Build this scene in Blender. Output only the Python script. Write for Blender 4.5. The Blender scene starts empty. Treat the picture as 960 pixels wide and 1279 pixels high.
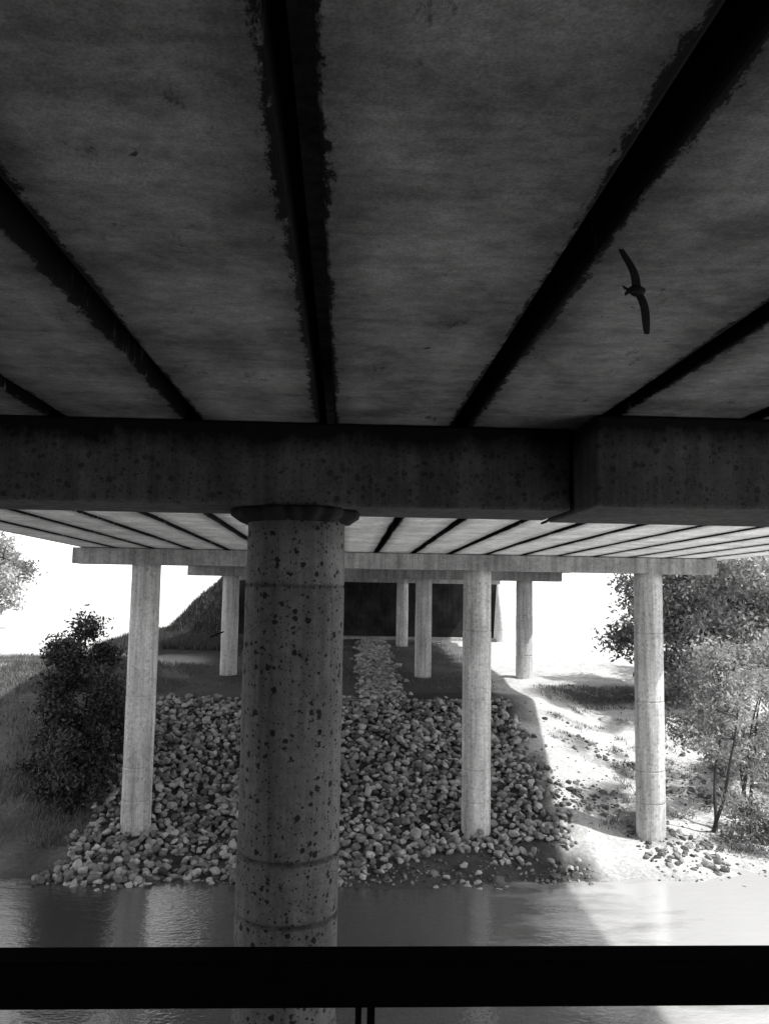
import bpy, bmesh, math, random
import numpy as np
from mathutils import Vector, Matrix, noise as mnoise
random.seed(7); rng=np.random.default_rng(11)
S=bpy.context.scene
S.view_settings.view_transform='Standard'; S.view_settings.look='None'; S.view_settings.exposure=0
COL=S.collection
WATER=-9.0
# ------------------------------------------------------------ materials
def new_mat(name):
    m=bpy.data.materials.new(name); m.use_nodes=True
    nt=m.node_tree; b=nt.nodes['Principled BSDF']; return m,nt,b
def N(nt,t,**k):
    n=nt.nodes.new(t)
    for a,v in k.items(): setattr(n,a,v)
    return n
def noise(nt,vec,scale,detail=5,rough=.6):
    n=N(nt,'ShaderNodeTexNoise'); n.inputs['Scale'].default_value=scale
    n.inputs['Detail'].default_value=detail; n.inputs['Roughness'].default_value=rough
    nt.links.new(vec,n.inputs['Vector']); return n.outputs['Fac']
def ramp(nt,fac,pts):
    r=N(nt,'ShaderNodeValToRGB'); e=r.color_ramp.elements
    while len(e)<len(pts): e.new(.5)
    for i,(p,v) in enumerate(pts): e[i].position=p; e[i].color=(v,v,v,1)
    nt.links.new(fac,r.inputs['Fac']); return r.outputs['Color']
def math_(nt,op,a,b=None,clamp=False):
    n=N(nt,'ShaderNodeMath',operation=op,use_clamp=clamp)
    for i,v in enumerate([a,b]):
        if v is None: continue
        if isinstance(v,(int,float)): n.inputs[i].default_value=v
        else: nt.links.new(v,n.inputs[i])
    return n.outputs[0]
def mul(nt,a,b): return math_(nt,'MULTIPLY',a,b)
def gpos(nt,scale=(1,1,1)):
    g=N(nt,'ShaderNodeNewGeometry'); m=N(nt,'ShaderNodeMapping'); m.inputs['Scale'].default_value=scale
    nt.links.new(g.outputs['Position'],m.inputs['Vector']); return m.outputs['Vector']
def bump(nt,b,h,strength=.3,dist=.02):
    n=N(nt,'ShaderNodeBump'); n.inputs['Strength'].default_value=strength; n.inputs['Distance'].default_value=dist
    nt.links.new(h,n.inputs['Height']); nt.links.new(n.outputs['Normal'],b.inputs['Normal'])

RINGS1=[-6.0,-4.1,-3.12,-2.55,.05]
def concrete(name,base,spots=0.0,streak=False,blot=.5,spotscale=9,topstain=None,pw=2.6,rings=None):
    m,nt,b=new_mat(name); P=gpos(nt)
    a=noise(nt,P,.7,6,.65); c=noise(nt,P,9,4,.7); d=noise(nt,P,70,2,.6)
    v=ramp(nt,a,[(.3,1-blot),(.7,1.15)])
    v=mul(nt,v,ramp(nt,c,[(.25,.72),(.75,1.2)]))
    v=mul(nt,v,ramp(nt,d,[(.3,.82),(.7,1.12)]))
    if streak:
        s=noise(nt,gpos(nt,(5,5,.25)),1,4,.7); v=mul(nt,v,ramp(nt,s,[(.35,.6),(.62,1.08)]))
    if topstain is not None or rings:
        sp=N(nt,'ShaderNodeSeparateXYZ'); nt.links.new(P,sp.inputs[0])
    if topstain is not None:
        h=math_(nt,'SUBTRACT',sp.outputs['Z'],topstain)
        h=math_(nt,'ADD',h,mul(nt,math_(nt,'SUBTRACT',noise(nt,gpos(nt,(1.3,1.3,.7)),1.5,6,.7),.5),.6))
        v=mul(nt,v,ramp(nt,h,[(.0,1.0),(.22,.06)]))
    if rings:
        for rz in rings:
            h=math_(nt,'ABSOLUTE',math_(nt,'SUBTRACT',sp.outputs['Z'],rz))
            h=math_(nt,'ADD',h,mul(nt,math_(nt,'SUBTRACT',c,.5),.07))
            v=mul(nt,v,ramp(nt,h,[(.0,.45),(.03,1.0)]))
    if spots>0:
        for sc,th in ((spotscale,1),(spotscale*2.4,.9)):
            vo=N(nt,'ShaderNodeTexVoronoi'); vo.inputs['Scale'].default_value=sc
            nz=N(nt,'ShaderNodeTexNoise'); nz.inputs['Scale'].default_value=22
            mx=N(nt,'ShaderNodeMix',data_type='VECTOR'); mx.inputs['Factor'].default_value=.05
            nt.links.new(P,nz.inputs['Vector']); nt.links.new(P,mx.inputs['A']); nt.links.new(nz.outputs['Color'],mx.inputs['B'])
            nt.links.new(mx.outputs['Result'],vo.inputs['Vector'])
            sep=N(nt,'ShaderNodeSeparateColor'); nt.links.new(vo.outputs['Color'],sep.inputs[0])
            size=mul(nt,math_(nt,'POWER',sep.outputs[0],pw),.46*th)
            e=math_(nt,'SUBTRACT',vo.outputs['Distance'],size)
            v=mul(nt,v,ramp(nt,e,[(.0,1-spots),(.16,1.0)]))
    v=mul(nt,v,base)
    nt.links.new(v,b.inputs['Base Color']); b.inputs['Roughness'].default_value=.9
    b.inputs['Specular IOR Level'].default_value=.2
    bump(nt,b,c,.35,.02); return m
def soffit_mat(name,base,con=1.0):
    m,nt,b=new_mat(name); P=gpos(nt)
    sp=N(nt,'ShaderNodeSeparateXYZ'); nt.links.new(P,sp.inputs[0])
    f=math_(nt,'DIVIDE',math_(nt,'ADD',sp.outputs['X'],.2+1.3*20),1.3)
    f=math_(nt,'FRACT',f); f=math_(nt,'ABSOLUTE',math_(nt,'SUBTRACT',f,.5))
    dist=mul(nt,math_(nt,'SUBTRACT',.5,f),1.3)
    rg=noise(nt,gpos(nt,(8,4,1)),2.0,7,.8); rg2=noise(nt,gpos(nt,(2,.6,1)),1,3,.5)
    dd=math_(nt,'ADD',dist,mul(nt,math_(nt,'SUBTRACT',rg,.5),.22)); dd=math_(nt,'ADD',dd,mul(nt,math_(nt,'SUBTRACT',rg2,.5),.12))
    hard=ramp(nt,dd,[(.10,.02),(.118,1.0)])
    soft=ramp(nt,dd,[(.06,.4),(.36,1.0)])
    a=noise(nt,P,1.1,7,.7); c=noise(nt,gpos(nt,(1,1.6,1)),8,5,.7); d=noise(nt,P,90,2,.6)
    v=mul(nt,hard,soft)
    v=mul(nt,v,ramp(nt,a,[(.36,1-.5*con),(.62,1.25)])); v=mul(nt,v,ramp(nt,c,[(.25,.7),(.75,1.25)])); v=mul(nt,v,ramp(nt,d,[(.3,.72),(.7,1.2)]))
    e=noise(nt,gpos(nt,(2.6,.9,1)),1.7,6,.75); v=mul(nt,v,ramp(nt,e,[(.31,1-.75*con),(.38,1)]))
    w=noise(nt,gpos(nt,(.5,5,1)),1.1,4,.6); v=mul(nt,v,ramp(nt,w,[(.34,1-.2*con),(.5,1)]))
    q=noise(nt,gpos(nt,(9,9,1)),1.0,2,.4); v=mul(nt,v,ramp(nt,q,[(.20,.2),(.25,1)]))
    v=mul(nt,v,base); nt.links.new(v,b.inputs['Base Color']); b.inputs['Roughness'].default_value=.92
    b.inputs['Specular IOR Level'].default_value=.15
    bump(nt,b,c,.3,.015); return m
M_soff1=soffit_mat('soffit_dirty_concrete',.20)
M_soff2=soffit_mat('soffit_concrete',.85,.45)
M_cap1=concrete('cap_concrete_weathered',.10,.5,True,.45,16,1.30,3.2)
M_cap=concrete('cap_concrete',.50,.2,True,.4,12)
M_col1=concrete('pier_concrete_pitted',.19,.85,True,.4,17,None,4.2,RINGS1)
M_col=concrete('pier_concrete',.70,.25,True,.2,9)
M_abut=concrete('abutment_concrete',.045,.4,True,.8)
M_dark=concrete('bearing_pad_stained',.02)
def attr_mat(name,lo=.75,hi=1.2,scale=8,rough=.95,bmp=.5,dist=.04):
    m,nt,b=new_mat(name); P=gpos(nt)
    at=N(nt,'ShaderNodeAttribute',attribute_name='alb')
    a=noise(nt,P,scale,6,.7); a2=noise(nt,P,scale*.12,4,.6)
    v=mul(nt,at.outputs['Fac'],ramp(nt,a,[(.25,lo),(.75,hi)])); v=mul(nt,v,ramp(nt,a2,[(.3,.8),(.7,1.12)]))
    nt.links.new(v,b.inputs['Base Color']); b.inputs['Roughness'].default_value=rough
    b.inputs['Specular IOR Level'].default_value=.2
    bump(nt,b,a,bmp,dist); return m
M_ground=attr_mat('ground_soil',.55,1.35,6,.95,.9,.08)
M_rock=attr_mat('riprap_stone',.6,1.25,9,.85,.4,.03)
def leaf_mat(name,c,tr=.35):
    m,nt,b=new_mat(name)
    at=N(nt,'ShaderNodeAttribute',attribute_name='alb')
    v=mul(nt,at.outputs['Fac'],c); nt.links.new(v,b.inputs['Base Color']); b.inputs['Roughness'].default_value=.6
    if tr>0:
        t=N(nt,'ShaderNodeBsdfTranslucent'); nt.links.new(v,t.inputs['Color'])
        mx=N(nt,'ShaderNodeMixShader'); mx.inputs[0].default_value=tr
        nt.links.new(b.outputs[0],mx.inputs[1]); nt.links.new(t.outputs[0],mx.inputs[2])
        nt.links.new(mx.outputs[0],nt.nodes['Material Output'].inputs['Surface'])
    return m
M_leafD=leaf_mat('leaves_dark',.05,0); M_leafL=leaf_mat('leaves_light',.34,.4); M_grass=leaf_mat('grass_blades',.12,0)
M_bark=concrete('bark',.09,0,True,.5)
m,nt,b=new_mat('river_water'); P=gpos(nt,(1,2.2,1))
w1=noise(nt,P,1.5,4,.55); w2=noise(nt,P,6,3,.6); hh=math_(nt,'ADD',w1,mul(nt,w2,.4))
bump(nt,b,hh,.15,.10)
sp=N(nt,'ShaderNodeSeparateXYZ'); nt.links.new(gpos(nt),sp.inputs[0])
sx=math_(nt,'ADD',mul(nt,sp.outputs['X'],.06),mul(nt,noise(nt,gpos(nt,(.35,.9,1)),1,5,.65),.5)) # right side painted paler so the water looks sunlit
sunlit_tone=ramp(nt,sx,[(.55,.07),(.80,.55)])
nt.links.new(sunlit_tone,b.inputs['Base Color']); b.inputs['Roughness'].default_value=.015; b.inputs['IOR'].default_value=2.5
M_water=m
m,nt,b=new_mat('rail_black_paint'); P=gpos(nt)
v=mul(nt,ramp(nt,noise(nt,P,60,4,.6),[(.3,.7),(.7,1.3)]),.004); nt.links.new(v,b.inputs['Base Color']); b.inputs['Roughness'].default_value=.75; b.inputs['Specular IOR Level'].default_value=.04
M_rail=m
m,nt,b=new_mat('bird_feathers'); P=gpos(nt)
v=mul(nt,ramp(nt,noise(nt,P,80,4,.6),[(.3,.6),(.7,1.4)]),.014); nt.links.new(v,b.inputs['Base Color']); b.inputs['Roughness'].default_value=.8; b.inputs['Specular IOR Level'].default_value=.05
M_bird=m

# ------------------------------------------------------------ helpers
def obj(name,me,parent=None,mats=()):
    o=bpy.data.objects.new(name,me); COL.objects.link(o)
    for mm in mats: me.materials.append(mm)
    if parent: o.parent=parent
    return o
def empty(name):
    o=bpy.data.objects.new(name,None); COL.objects.link(o); return o
def boxes(name,lst,mat,parent=None,bevel=.015):
    bm=bmesh.new()
    for L in lst:
        x0,x1,y0,y1,z0,z1=L[:6]; z0b=L[6] if len(L)>6 else z0
        v=[bm.verts.new(p) for p in [(x0,y0,z0),(x1,y0,z0),(x1,y1,z0b),(x0,y1,z0b),(x0,y0,z1),(x1,y0,z1),(x1,y1,z1),(x0,y1,z1)]]
        for f in [(0,3,2,1),(4,5,6,7),(0,1,5,4),(1,2,6,5),(2,3,7,6),(3,0,4,7)]: bm.faces.new([v[i] for i in f])
    if bevel: bmesh.ops.bevel(bm,geom=bm.edges[:],offset=bevel,segments=2,affect='EDGES',profile=.5)
    me=bpy.data.meshes.new(name); bm.to_mesh(me); bm.free()
    return obj(name,me,parent,[mat])
def lathe(name,cx,cy,prof,mat,parent=None,seg=64,wob=0.0,wf=3):
    V=[];F=[]
    for r,z in prof:
        for i in range(seg):
            a=2*math.pi*i/seg; rr=r
            if wob: rr+=wob*mnoise.noise(Vector((math.cos(a)*wf,math.sin(a)*wf,z*2)))
            V.append((cx+rr*math.cos(a),cy+rr*math.sin(a),z))
    n=len(prof)
    for j in range(n-1):
        for i in range(seg):
            k=(i+1)%seg; F.append((j*seg+i,(j+1)*seg+i,(j+1)*seg+k,j*seg+k))
    F.append(tuple(range(seg))); F.append(tuple((n-1)*seg+i for i in reversed(range(seg))))
    me=bpy.data.meshes.new(name); me.from_pydata(V,[],F)
    bm=bmesh.new(); bm.from_mesh(me); bmesh.ops.recalc_face_normals(bm,faces=bm.faces[:]); bm.to_mesh(me); bm.free()
    me.polygons.foreach_set('use_smooth',[len(p.vertices)==4 for p in me.polygons])
    return obj(name,me,parent,[mat])

# ------------------------------------------------------------ bridge
BR=empty('concrete_bridge')
G0=-.2; SP=1.3; gap=.075
bents=[-13,8.65,30,51.5,72]; ABUT=82
def span(name,y0,y1,za,zb,mat):
    L=[]
    for k in range(-7,11):
        x0=G0+SP*k+gap; x1=G0+SP*(k+1)-gap
        L.append((x0,x1,y0,y1,za,2.32,zb))
    boxes(name,L,mat,BR,.02)
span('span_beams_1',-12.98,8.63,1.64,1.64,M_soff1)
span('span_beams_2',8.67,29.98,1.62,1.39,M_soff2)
span('span_beams_3',30.02,51.48,1.38,1.38,M_soff2)
span('span_beams_4',51.52,71.98,1.38,1.38,M_soff2)
span('span_beams_5',72.02,81.9,1.38,1.38,M_soff2)
boxes('deck_slab',[(-9.7,14.4,-14,84,2.29,2.6)],M_cap,BR,.03)
boxes('parapets',[(-9.65,-9.3,-14,84,2.59,3.4),(14.0,14.35,-14,84,2.59,3.4)],M_cap,BR,.04)
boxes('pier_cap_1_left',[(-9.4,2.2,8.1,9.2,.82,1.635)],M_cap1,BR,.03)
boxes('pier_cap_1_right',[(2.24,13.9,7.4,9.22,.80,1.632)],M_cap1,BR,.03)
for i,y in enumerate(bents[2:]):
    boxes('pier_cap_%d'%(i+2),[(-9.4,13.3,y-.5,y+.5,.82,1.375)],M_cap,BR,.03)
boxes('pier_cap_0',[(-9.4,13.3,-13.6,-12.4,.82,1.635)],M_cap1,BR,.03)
def column(name,x,y,zb,r,mat,rings,top=.83,wob=.006):
    prof=[(r*1.03,zb)]
    zs=sorted(rings)
    for z in zs:
        if z<=zb+.2: continue
        if z>0: prof+=[(r*1.003,z-.02),(r*.988,z-.008),(r*.988,z+.006),(r*1.0,z+.014)]
        else: prof+=[(r*1.012,z-.05),(r*1.016,z-.022),(r*.955,z-.014),(r*.955,z+.008),(r*1.0,z+.016),(r*1.0,z+.06)]
    out=[prof[0]]
    for p in prof[1:]+[(r*.985,top)]:
        while p[1]-out[-1][1]>.4: out.append((out[-1][0]*.6+p[0]*.4,out[-1][1]+.3))
        out.append(p)
    lathe(name,x,y,out,mat,BR,72,wob)
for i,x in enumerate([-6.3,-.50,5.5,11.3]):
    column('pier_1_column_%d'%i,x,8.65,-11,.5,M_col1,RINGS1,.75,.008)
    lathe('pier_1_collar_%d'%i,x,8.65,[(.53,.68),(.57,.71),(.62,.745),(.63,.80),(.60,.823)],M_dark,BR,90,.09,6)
for bi,y,zb in ((2,30,-9.5),(3,51.5,-6.5),(4,72,-6)):
    for i,x in enumerate([-6.95,-1.1,4.75,10.95]):
        column('pier_%d_column_%d'%(bi,i),x+(bi-2)*.12,y,zb,.5,M_col,[-7.2,-6.1,-3.7,-1.3],.825,.004)
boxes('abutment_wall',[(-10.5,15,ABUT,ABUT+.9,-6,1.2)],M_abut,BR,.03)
boxes('abutment_seat',[(-10.5,15,ABUT-.25,ABUT+.9,1.203,1.376)],M_cap,BR,.01)
boxes('abutment_apron',[(-10,14.5,ABUT-1.6,ABUT-.003,-6,-4.25)],M_cap,BR,.03)
boxes('light_block_wall',[(-10.5,15,-15,-13.7,-10,2.28)],M_cap1,BR,.03)  # unseen wall behind the camera, added to block light from behind

# ------------------------------------------------------------ terrain
def sm(a,b,x):
    t=np.clip((x-a)/(b-a),0,1); return t*t*(3-2*t)
def vnoise(x,y,s,seed=0):
    r=np.random.default_rng(seed); o=0
    for i in range(7):
        a=r.uniform(0,6.28); f=s*r.uniform(.5,2.2); p=r.uniform(0,6.28)
        o=o+np.sin((x*np.cos(a)+y*np.sin(a))*f+p+1.3*np.sin((x*np.sin(a)-y*np.cos(a))*f*.7+p*2))
    return o/3.5
def H(x,y):
    x=np.asarray(x,float); y=np.asarray(y,float)
    shore=26.5+.45*vnoise(x,y*0,.35,3)+.3*vnoise(x,y*0,1.4,8)+1.4*sm(-9,-14,x)
    right=sm(8,14,x)
    L=14.5+8*right
    t=np.clip((y-shore)/L,0,1)
    z=-9.15+3.9*t
    z=np.where(y<shore,-9.15-np.clip((shore-y)*.5,0,1.6),z)
    z=z+.75*sm(41,78,y)
    left=sm(-9,-13,x)
    z=z+left*1.2*sm(28,36,y)*(1-sm(45,60,y))
    out=np.maximum(sm(8.5,12,x),sm(-10,-14,x))
    z=z+(.12*vnoise(x,y,.6,5)+.06*vnoise(x,y,2.1,6))*sm(26,29,y)*(.35+.65*out)
    d=np.maximum(np.abs(x-2.2)-12.9,0); dy=np.maximum(82.6-y,0)
    fill=2.2-1.0*d-np.where(np.abs(x-2.2)<12.7,50*dy,1.9*dy)+.22*vnoise(x,y,.9,41)*(d>0)
    k=.3
    zf=np.log(np.exp(np.clip((z+6)/k,-60,60))+np.exp(np.clip((fill+6)/k,-60,60)))*k-6
    z=np.where((y>70)&(np.abs(x-2.2)>=12.7),zf,np.where(y>70,np.maximum(z,fill),z))
    nb=-11+np.clip((-5-y)*.8,0,8.5); z=np.where(y<0,np.maximum(nb,-10.8),z)  # unseen near bank, raised to keep light out from behind
    return z
def axis(segs):
    out=[]
    for a,b,s in segs: out+=list(np.arange(a,b,s))
    return np.array(out)
xs=axis([(-3000,-300,300),(-300,-60,20),(-60,-32,1.5),(-32,-22,.5),(-22,24,.3),(24,70,1.5),(70,300,20),(300,3001,300)])
ys=axis([(-400,-40,60),(-40,-2,1.5),(-2,22,3),(22,48,.3),(48,90,.5),(90,160,5),(160,500,40),(500,4001,350)])
X,Y=np.meshgrid(xs,ys); Z=H(X,Y)
nx,ny=len(xs),len(ys)
V=np.stack([X,Y,Z],-1).reshape(-1,3)
idx=np.arange(nx*ny).reshape(ny,nx)
F=np.stack([idx[:-1,:-1],idx[:-1,1:],idx[1:,1:],idx[1:,:-1]],-1).reshape(-1,4)
me=bpy.data.meshes.new('ground'); me.from_pydata(V.tolist(),[],F.tolist())
x=V[:,0];y=V[:,1];z=V[:,2]
n1=vnoise(x,y,.5,21); n2=vnoise(x,y,1.7,22)
alb=.62+.05*n1
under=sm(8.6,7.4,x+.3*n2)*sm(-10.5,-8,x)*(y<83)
alb=alb*(1-under)+.06*under  # near-black ground paints in the shade of gaps between the rocks
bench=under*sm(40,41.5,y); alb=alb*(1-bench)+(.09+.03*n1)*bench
band=sm(38.5,39.5,y)*sm(46,44,y)*sm(2.5,3.5,x)*sm(10,8.4,x); alb=alb*(1-band*.6)
leftg=sm(-8.2,-9.4,x)*sm(-18,-16.5,x)*sm(60,48,y); alb=alb*(1-leftg)+(.13+.04*n2)*leftg
mud=sm(30,27.3,y+.5*n1)*sm(9,7,x); alb=alb*(1-mud)+(.11+.04*n2)*mud
fillm=sm(56,64,y)*(x<-5)*sm(-21,-18,x)*(y<110); alb=alb*(1-fillm)+(.035+.015*n2)*fillm
weeds_shade=np.clip(sm(.1,.6,n1+.4*n2)*sm(9,11,x)*sm(24,20,x)*sm(28,30,y)*sm(52,46,y),0,1); alb=alb*(1-weeds_shade)+.2*weeds_shade
weeds_shade=sm(44,46,y+n1)*sm(50,48,y+n1)*sm(10.5,12,x)*sm(22,18,x); alb=alb*(1-weeds_shade)+.09*weeds_shade  # tree's shade painted on the weedy ground as a dark strip
wet=sm(-8.75,-9.1,z); alb*=1-.3*wet
at=me.attributes.new('alb','FLOAT','POINT'); at.data.foreach_set('value',np.clip(alb,.02,.8).astype(np.float32))
me.polygons.foreach_set('use_smooth',[True]*len(me.polygons))
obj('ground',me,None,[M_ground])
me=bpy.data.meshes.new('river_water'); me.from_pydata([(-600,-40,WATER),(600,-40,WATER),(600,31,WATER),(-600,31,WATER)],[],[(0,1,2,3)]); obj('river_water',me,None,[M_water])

# ------------------------------------------------------------ rocks
def ico(sub):
    bm=bmesh.new(); bmesh.ops.create_icosphere(bm,subdivisions=sub,radius=1)
    v=np.array([w.co[:] for w in bm.verts]); f=np.array([[q.index for q in p.verts] for p in bm.faces]); bm.free(); return v,f
iv,iff=ico(3)
variants=[]
for s in range(14):
    r=np.random.default_rng(100+s); v=iv.copy()
    for k in range(9):
        n=r.normal(size=3); n/=np.linalg.norm(n); d=r.uniform(.5,.85)
        pr=v@n; over=np.clip(pr-d,0,None); v-=np.outer(over*.9,n)
    disp=np.array([mnoise.noise(Vector(p*1.6)+Vector((s*7,0,0))) for p in v]); v*=(1+.18*disp)[:,None]
    v*=r.uniform(.7,1.2,3); variants.append(v)
def rocks(name,pts,rad,alb,mat):
    n=len(pts); AV=[];AF=[];AA=[]; off=0
    for i in range(n):
        v=variants[rng.integers(len(variants))]*np.array([1,1,.72])
        q=Matrix.Rotation(rng.uniform(0,6.28),3,'Z')@Matrix.Rotation(rng.normal()*.45,3,'X')@Matrix.Rotation(rng.normal()*.45,3,'Y')
        v=(v@np.array(q).T)*rad[i]+pts[i]
        AV.append(v);AF.append(iff+off);off+=len(v);AA.append(np.full(len(v),alb[i]))
    AV=np.concatenate(AV);AF=np.concatenate(AF);AA=np.concatenate(AA)
    me=bpy.data.meshes.new(name); me.vertices.add(len(AV)); me.vertices.foreach_set('co',AV.ravel().astype(np.float32))
    me.loops.add(AF.size); me.loops.foreach_set('vertex_index',AF.ravel().astype(np.int32))
    me.polygons.add(len(AF)); me.polygons.foreach_set('loop_start',(np.arange(len(AF))*3).astype(np.int32))
    me.polygons.foreach_set('use_smooth',np.ones(len(AF),bool)); me.update(calc_edges=True)
    at=me.attributes.new('alb','FLOAT','POINT'); at.data.foreach_set('value',AA.astype(np.float32))
    return obj(name,me,None,[mat])
P=[];R=[]
s=.25
for layer in range(2):
    for yy in np.arange(26.4,41.2,s):
        for xx in np.arange(-9.6,8.6,s):
            px=xx+rng.uniform(-.6,.6)*s; py=yy+rng.uniform(-.6,.6)*s
            if layer and rng.random()<.6: continue
            lb=-9.2+.5*math.sin(py*.9)+.35*math.sin(py*2.3); rb=8.0+.35*math.sin(py*1.7)+.25*math.sin(py*3.9)
            if px<lb or px>rb: continue
            if px>1.5 and py<28.9-.15*(7-px)+.4*math.sin(px*2.1) and rng.random()<.8+.12*math.sin(px*1.3+py*3): continue
            if py<26.6+.5*math.sin(px*1.1)+.2*math.sin(px*3.7): continue
            r=rng.uniform(.08,.185)*(1.3 if rng.random()<.12 else 1)
            hz=float(H(px,py)); P.append((px,py,hz+(.03 if not layer else .17)+rng.uniform(-.04,.07))); R.append(r)
for i in range(900):   # pebbles and clods along the muddy waterline
    px=rng.uniform(-9.5,8.2); py=26.7+abs(rng.normal())*.9
    P.append((px,py,float(H(px,py))+.01)); R.append(rng.uniform(.025,.08))
A=rng.uniform(.14,.60,len(P)); A[rng.random(len(P))<.2]*=.5; A[-900:]*=.6
rocks('riprap_rocks',np.array(P),np.array(R),A,M_rock)
P=[];R=[]
for i in range(4200):
    px=rng.uniform(8,22); py=26.6+abs(rng.normal())*6
    c=math.sin(px*1.1+py*.7)+math.sin(py*1.5-px*.4)
    small=rng.random()<.55
    if c<.15 and not (small and rng.random()<.35): continue
    if px<10.2 and py<30: continue
    P.append((px,py,float(H(px,py))+.01)); R.append(rng.uniform(.02,.07) if small else rng.uniform(.06,.18))
rocks('bank_rocks',np.array(P),np.array(R),rng.uniform(.06,.36,len(P)),M_rock)
P=[];R=[]
for i in range(1700):
    py=rng.uniform(42.5,79); px=2.0+(py-43)*.018+rng.uniform(-1.0,1.0)+.15*math.sin(py*.9)+rng.normal()*.25
    P.append((px,py,float(H(px,py))+.04)); R.append(rng.uniform(.08,.24))
rocks('drainage_chute_rocks',np.array(P),np.array(R),rng.uniform(.12,.55,len(P)),M_rock)

# ------------------------------------------------------------ vegetation
def tube(V,F,p0,p1,r0,r1,seg=7):
    p0=Vector(p0);p1=Vector(p1); d=(p1-p0).normalized(); u=d.orthogonal().normalized(); w=d.cross(u); b=len(V)
    for p,r in ((p0,r0),(p1,r1)):
        for i in range(seg):
            a=2*math.pi*i/seg; V.append(tuple(p+u*r*math.cos(a)+w*r*math.sin(a)))
    for i in range(seg):
        k=(i+1)%seg; F.append((b+i,b+k,b+seg+k,b+seg+i))
def leaves_np(C,size,rg):
    n=len(C); a=rg.normal(size=(n,3)); a/=np.linalg.norm(a,axis=1)[:,None]
    t=rg.normal(size=(n,3)); bb=np.cross(a,t); bb/=np.linalg.norm(bb,axis=1)[:,None]
    sz=size*rg.uniform(.6,1.3,n)[:,None]
    return np.stack([C-a*sz, C+bb*sz*.42, C+a*sz, C-bb*sz*.42],1).reshape(-1,3)
def tree(name,base,height,crown_r,crown_z0,nclump,nleaf,lsize,leafm,seed,trunk_r=.15,stems=1,clump_r=.6,crown_c=None):
    rg=np.random.default_rng(seed); rn=random.Random(seed); V=[];F=[]
    base=Vector(base); tips=[]
    for s in range(stems):
        p=base+Vector((rn.uniform(-.2,.2)*(stems>1),rn.uniform(-.2,.2)*(stems>1),-.3)); lean=Vector((rn.uniform(-.22,.22),rn.uniform(-.22,.22),1)) if stems>1 else Vector((.06,.03,1))
        pts=[p]; n=7; step=height*.8/n
        for i in range(n):
            lean+=Vector((rn.uniform(-.12,.12),rn.uniform(-.12,.12),0)); pts.append(pts[-1]+lean.normalized()*step)
        for i in range(n):
            tube(V,F,pts[i],pts[i+1],trunk_r*(1-i/n*.8),trunk_r*(1-(i+1)/n*.8))
        tips.append(pts)
    cc=Vector(crown_c) if crown_c else base+Vector((0,0,(crown_z0+height)/2))
    ch=(height-crown_z0)/2; cl=[]
    for i in range(nclump):
        d=rg.normal(size=3); d/=np.linalg.norm(d); rr=rg.uniform(.35,1)**.6
        c=cc+Vector((d[0]*crown_r*rr,d[1]*crown_r*rr,d[2]*ch*rr))
        c+=Vector((rg.normal()*.2,rg.normal()*.2,rg.normal()*.2))*crown_r*.5
        pts=tips[i%stems]; k=min(range(2,len(pts)),key=lambda j:(pts[j]-c).length+ (2 if pts[j].z>c.z else 0))
        mid=(pts[k]+c)/2+Vector((rg.normal()*.15,rg.normal()*.15,rg.normal()*.1))*crown_r*.4
        tube(V,F,pts[k],mid,trunk_r*.28,trunk_r*.16,5); tube(V,F,mid,c,trunk_r*.16,trunk_r*.05,5)
        cl.append((c,rg.uniform(.5,1.35)*clump_r,rg.uniform(.3,1.6)))
    nb=len(V); fb=len(F)
    C=[];AL=[]
    w=np.array([r**2 for _,r,_ in cl]); w/=w.sum()
    ch_i=rg.choice(len(cl),nleaf,p=w)
    for i in ch_i:
        c,r,a=cl[i]; g=rg.normal(size=3)*r*np.array([.55,.55,.42]); C.append((c.x+g[0],c.y+g[1],c.z+g[2])); AL.append(a*rg.uniform(.6,1.4))
    L=leaves_np(np.array(C),lsize,rg)
    V=V+L.tolist(); F=F+(np.arange(nleaf*4).reshape(-1,4)+nb).tolist()
    me=bpy.data.meshes.new(name); me.from_pydata(V,[],F)
    mi=np.zeros(len(F),np.int32); mi[fb:]=1
    o=obj(name,me,None,[M_bark,leafm]); me.polygons.foreach_set('material_index',mi)
    at=me.attributes.new('alb','FLOAT','POINT'); at.data.foreach_set('value',np.concatenate([np.ones(nb),np.repeat(AL,4)]).astype(np.float32))
    return o
def gz(x,y): return float(H(x,y))
tree('bank_tree',(-9.9,33.2,gz(-9.9,33.2)),6.5,1.3,.6,60,17000,.095,M_leafD,1,.08,4,.45)
tree('bank_shrub',(-9.7,31.6,gz(-9.7,31.6)),2.8,1.3,-.2,34,10000,.09,M_leafD,2,.04,4,.45)
tree('bank_shrub',(-9.6,35.4,gz(-9.6,35.4)),3.0,1.2,-.2,26,6000,.09,M_leafD,12,.04,4,.45)
tree('river_tree',(20.3,46,gz(20.3,46)),8.7,4.9,1.0,95,36000,.16,M_leafL,3,.22,2,.95)
tree('river_tree',(27,52,gz(27,52)),9,5,1.0,80,22000,.18,M_leafL,4,.22,2,1.1)
tree('sapling',(13.6,30.8,gz(13.6,30.8)),6.9,1.6,2.4,36,4200,.10,M_leafL,5,.08,2,.55)
tree('sapling',(16,33.5,gz(16,33.5)),6.6,1.9,1.0,40,6500,.10,M_leafL,6,.08,3,.55)
tree('riverside_shrub',(14.8,30.2,gz(14.8,30.2)),1.5,1.3,-.1,26,3500,.08,M_leafL,7,.04,4,.4)
tree('riverside_shrub',(17.5,36,gz(17.5,36)),2.4,2.0,-.2,30,6000,.10,M_leafL,8,.04,4,.5)
tree('background_tree',(-38,92,gz(-38,92)),10.5,5,1.5,60,11000,.26,M_leafL,9,.25,1,1.2)
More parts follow.
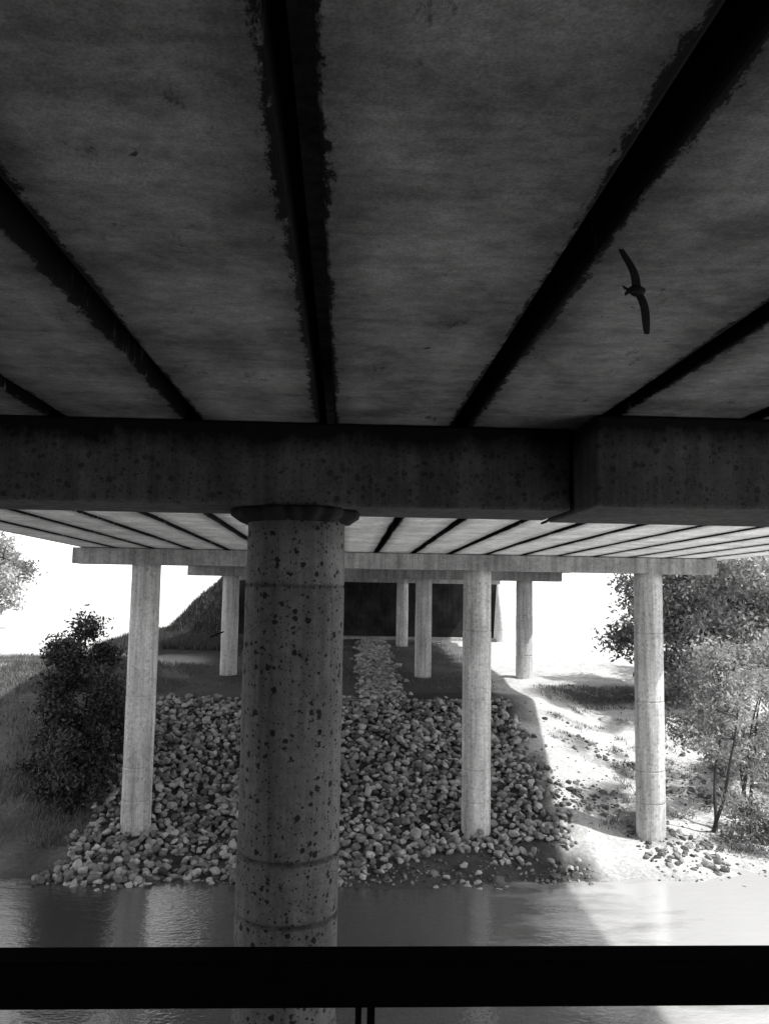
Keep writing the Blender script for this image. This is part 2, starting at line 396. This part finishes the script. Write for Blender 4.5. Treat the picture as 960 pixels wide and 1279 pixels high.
tree('background_tree',(52,110,gz(52,110)),9,5,1,60,9000,.28,M_leafL,13,.25,1,1.4)
# grass
n=60000
gx=np.concatenate([rng.uniform(-20,-8.6,n),rng.uniform(-8.6,9,24000),rng.uniform(11,19,5000),rng.uniform(-19,-8,34000)]); gy=np.concatenate([rng.uniform(29,56,n),rng.uniform(46,80,24000),rng.uniform(44.5,49,5000),rng.uniform(66,90,34000)])
far=(gy>64)&(gx<-8)
keep=(far|(vnoise(gx,gy,.9,31)+rng.uniform(-.6,.6,len(gx))>-.25))&~((np.abs(gx-2.3)<1.5)&(gy>42)&(gx<9))&~((gx>-10.6)&(gy>80)); gx=gx[keep];gy=gy[keep];far=far[keep]
# loose tufts on the sunny right bank
tx=rng.uniform(9.5,20,130); ty=rng.uniform(29,45,130); rx=(tx[:,None]+rng.normal(size=(130,40))*.16).ravel(); ry=(ty[:,None]+rng.normal(size=(130,40))*.16).ravel()
gx=np.concatenate([gx,rx]); gy=np.concatenate([gy,ry]); far=np.concatenate([far,np.zeros(len(rx),bool)])
g0=np.stack([gx,gy,H(gx,gy)-.02],-1); k=len(gx); ang=rng.uniform(0,6.28,k); hh=rng.uniform(.12,.4,k)*np.where(gx>-8.6,.6,1)*np.where(far,1.6,1)
side=np.stack([np.cos(ang),np.sin(ang),0*ang],-1)*np.where(far,.05,.018)[:,None]; tip=g0+np.stack([rng.normal(size=k)*.10,rng.normal(size=k)*.10,hh],-1)
GV=np.stack([g0-side,g0+side,tip],1).reshape(-1,3)
me=bpy.data.meshes.new('grass'); me.from_pydata(GV.tolist(),[],np.arange(k*3).reshape(-1,3).tolist())
at=me.attributes.new('alb','FLOAT','POINT'); at.data.foreach_set('value',np.repeat(rng.uniform(.5,1.6,k)*np.where(far,.4,1),3).astype(np.float32)); obj('grass',me,None,[M_grass])

# ------------------------------------------------------------ walkway and railing
RL=empty('walkway_railing'); yr=1.05
boxes('top_rail',[(-6,6,yr,yr+.05,-.494,-.441)],M_rail,RL,.004)
boxes('bottom_rail',[(-6,6,yr+.01,yr+.04,-1.42,-1.38)],M_rail,RL,.003)
pl=[]
for i in range(-4,5):
    xc=.036+i*1.45
    pl+=[(xc-.0115,xc-.0045,yr+.008,yr+.042,-1.56,-.491),(xc+.003,xc+.0115,yr+.008,yr+.042,-1.56,-.491)]
boxes('posts',pl,M_rail,RL,.001)
WK=empty('walkway')
boxes('deck',[(-6,6,-1.2,1.2,-1.72,-1.56)],M_cap1,WK,.01)
boxes('girders',[(-6,6,-.9,-.7,-2.1,-1.723),(-6,6,.7,.9,-2.1,-1.723)],M_rail,WK,.005)
boxes('posts',[(-5.9,-5.6,-.15,.15,-11,-1.724),(5.6,5.9,-.15,.15,-11,-1.724)],M_rail,WK,.01)

# ------------------------------------------------------------ birds (swallows)
def bird(name,loc,wing,body,span_):
    V=[];F=[]
    prof=[(-.62,.08,.05),(-.42,.2,.14),(-.2,.32,.26),(0,.38,.32),(.2,.35,.3),(.34,.26,.24),(.42,.25,.24),(.52,.2,.19),(.6,.08,.07),(.70,.014,.014)]
    sg=12
    for xx,ry,rz in prof:
        for i in range(sg):
            a=2*math.pi*i/sg; V.append((xx*.5,ry*.4*math.cos(a),rz*.4*math.sin(a)))
    for j in range(len(prof)-1):
        for i in range(sg):
            k=(i+1)%sg; F.append((j*sg+i,j*sg+k,(j+1)*sg+k,(j+1)*sg+i))
    st=[(.03,.26,-.24,.02),(.15,.26,-.23,.05),(.28,.26,-.21,.07),(.42,.26,-.20,.07),(.58,.25,-.21,.05),(.75,.22,-.22,.02),(.9,.18,-.22,-.01),(1.04,.10,-.18,-.03)]
    for sd in (-1,1):
        b=len(V)
        for (s_,le,te,zz) in st:
            mid=(le+te)/2
            V+= [(le,sd*s_,zz),(mid,sd*s_,zz+.02),(te,sd*s_,zz),(mid,sd*s_,zz-.01)]
        for j in range(len(st)-1):
            for i in range(4):
                k=(i+1)%4; F.append((b+j*4+i,b+j*4+k,b+(j+1)*4+k,b+(j+1)*4+i))
        F.append((b,b+1,b+2,b+3))
        b=len(V); V+=[(-.24,0,.006),(-.24,sd*.06,.006),(-.5,sd*.18,0),(-.4,sd*.03,0),(-.24,0,-.008),(-.24,sd*.06,-.008),(-.5,sd*.18,-.006),(-.4,sd*.03,-.008)]
        F+=[(b,b+1,b+2,b+3),(b+4,b+7,b+6,b+5),(b+1,b+5,b+6,b+2),(b+2,b+6,b+7,b+3)]
    me=bpy.data.meshes.new(name); me.from_pydata(V,[],F)
    bm=bmesh.new(); bm.from_mesh(me); bmesh.ops.recalc_face_normals(bm,faces=bm.faces[:]); bm.to_mesh(me); bm.free()
    o=obj(name,me,None,[M_bird]); o.modifiers.new('sub','SUBSURF').levels=2; o.modifiers['sub'].render_levels=2
    me.polygons.foreach_set('use_smooth',[True]*len(me.polygons))
    w=Vector(wing).normalized(); bd=Vector(body); bd=(bd-w*bd.dot(w)).normalized(); up=bd.cross(w)
    sc=span_/2; M=Matrix((bd*sc,w*sc,up*sc)).transposed().to_4x4(); M.translation=Vector(loc); o.matrix_world=M
bird('swallow',(1.10,3.1,1.175),(-.26,.05,.97),(.86,.50,.05),.34)
bird('swallow',(-2.95,20,-1.05),(.9,.2,.4),(-.3,.5,.6),.34)
bird('swallow',(2.95,12,1.1),(.8,.1,.5),(.4,.5,-.6),.30)

# ------------------------------------------------------------ light
sd=Vector((.66,-.28,1)).normalized()
L=bpy.data.lights.new('sun','SUN'); L.energy=5; L.angle=math.radians(1.2); L.color=(1,.99,.97)
o=bpy.data.objects.new('sun',L); COL.objects.link(o); o.rotation_euler=sd.to_track_quat('Z','Y').to_euler()
W=bpy.data.worlds.new('World'); S.world=W; W.use_nodes=True; nt=W.node_tree
sky=N(nt,'ShaderNodeTexSky',sky_type='NISHITA'); sky.sun_disc=False
sky.sun_elevation=math.asin(sd.z); sky.sun_rotation=math.atan2(sd.x,sd.y); sky.dust_density=.8
bw=N(nt,'ShaderNodeRGBToBW'); nt.links.new(sky.outputs[0],bw.inputs[0])
g=mul(nt,bw.outputs[0],2.6)   # gain that brightens the whole sky towards white
bg=nt.nodes['Background']; nt.links.new(g,bg.inputs['Color']); bg.inputs['Strength'].default_value=.15

# ------------------------------------------------------------ camera
cam=bpy.data.cameras.new('camera'); co=bpy.data.objects.new('camera',cam); COL.objects.link(co); S.camera=co
cam.sensor_fit='HORIZONTAL'; cam.sensor_width=36; cam.lens=36*1050/960; cam.clip_start=.05; cam.clip_end=6000
R_=Matrix.Rotation(math.radians(-2.65),4,'Z')@Matrix.Rotation(math.radians(90+5.45),4,'X')@Matrix.Rotation(math.radians(.95),4,'Z')
co.matrix_world=R_
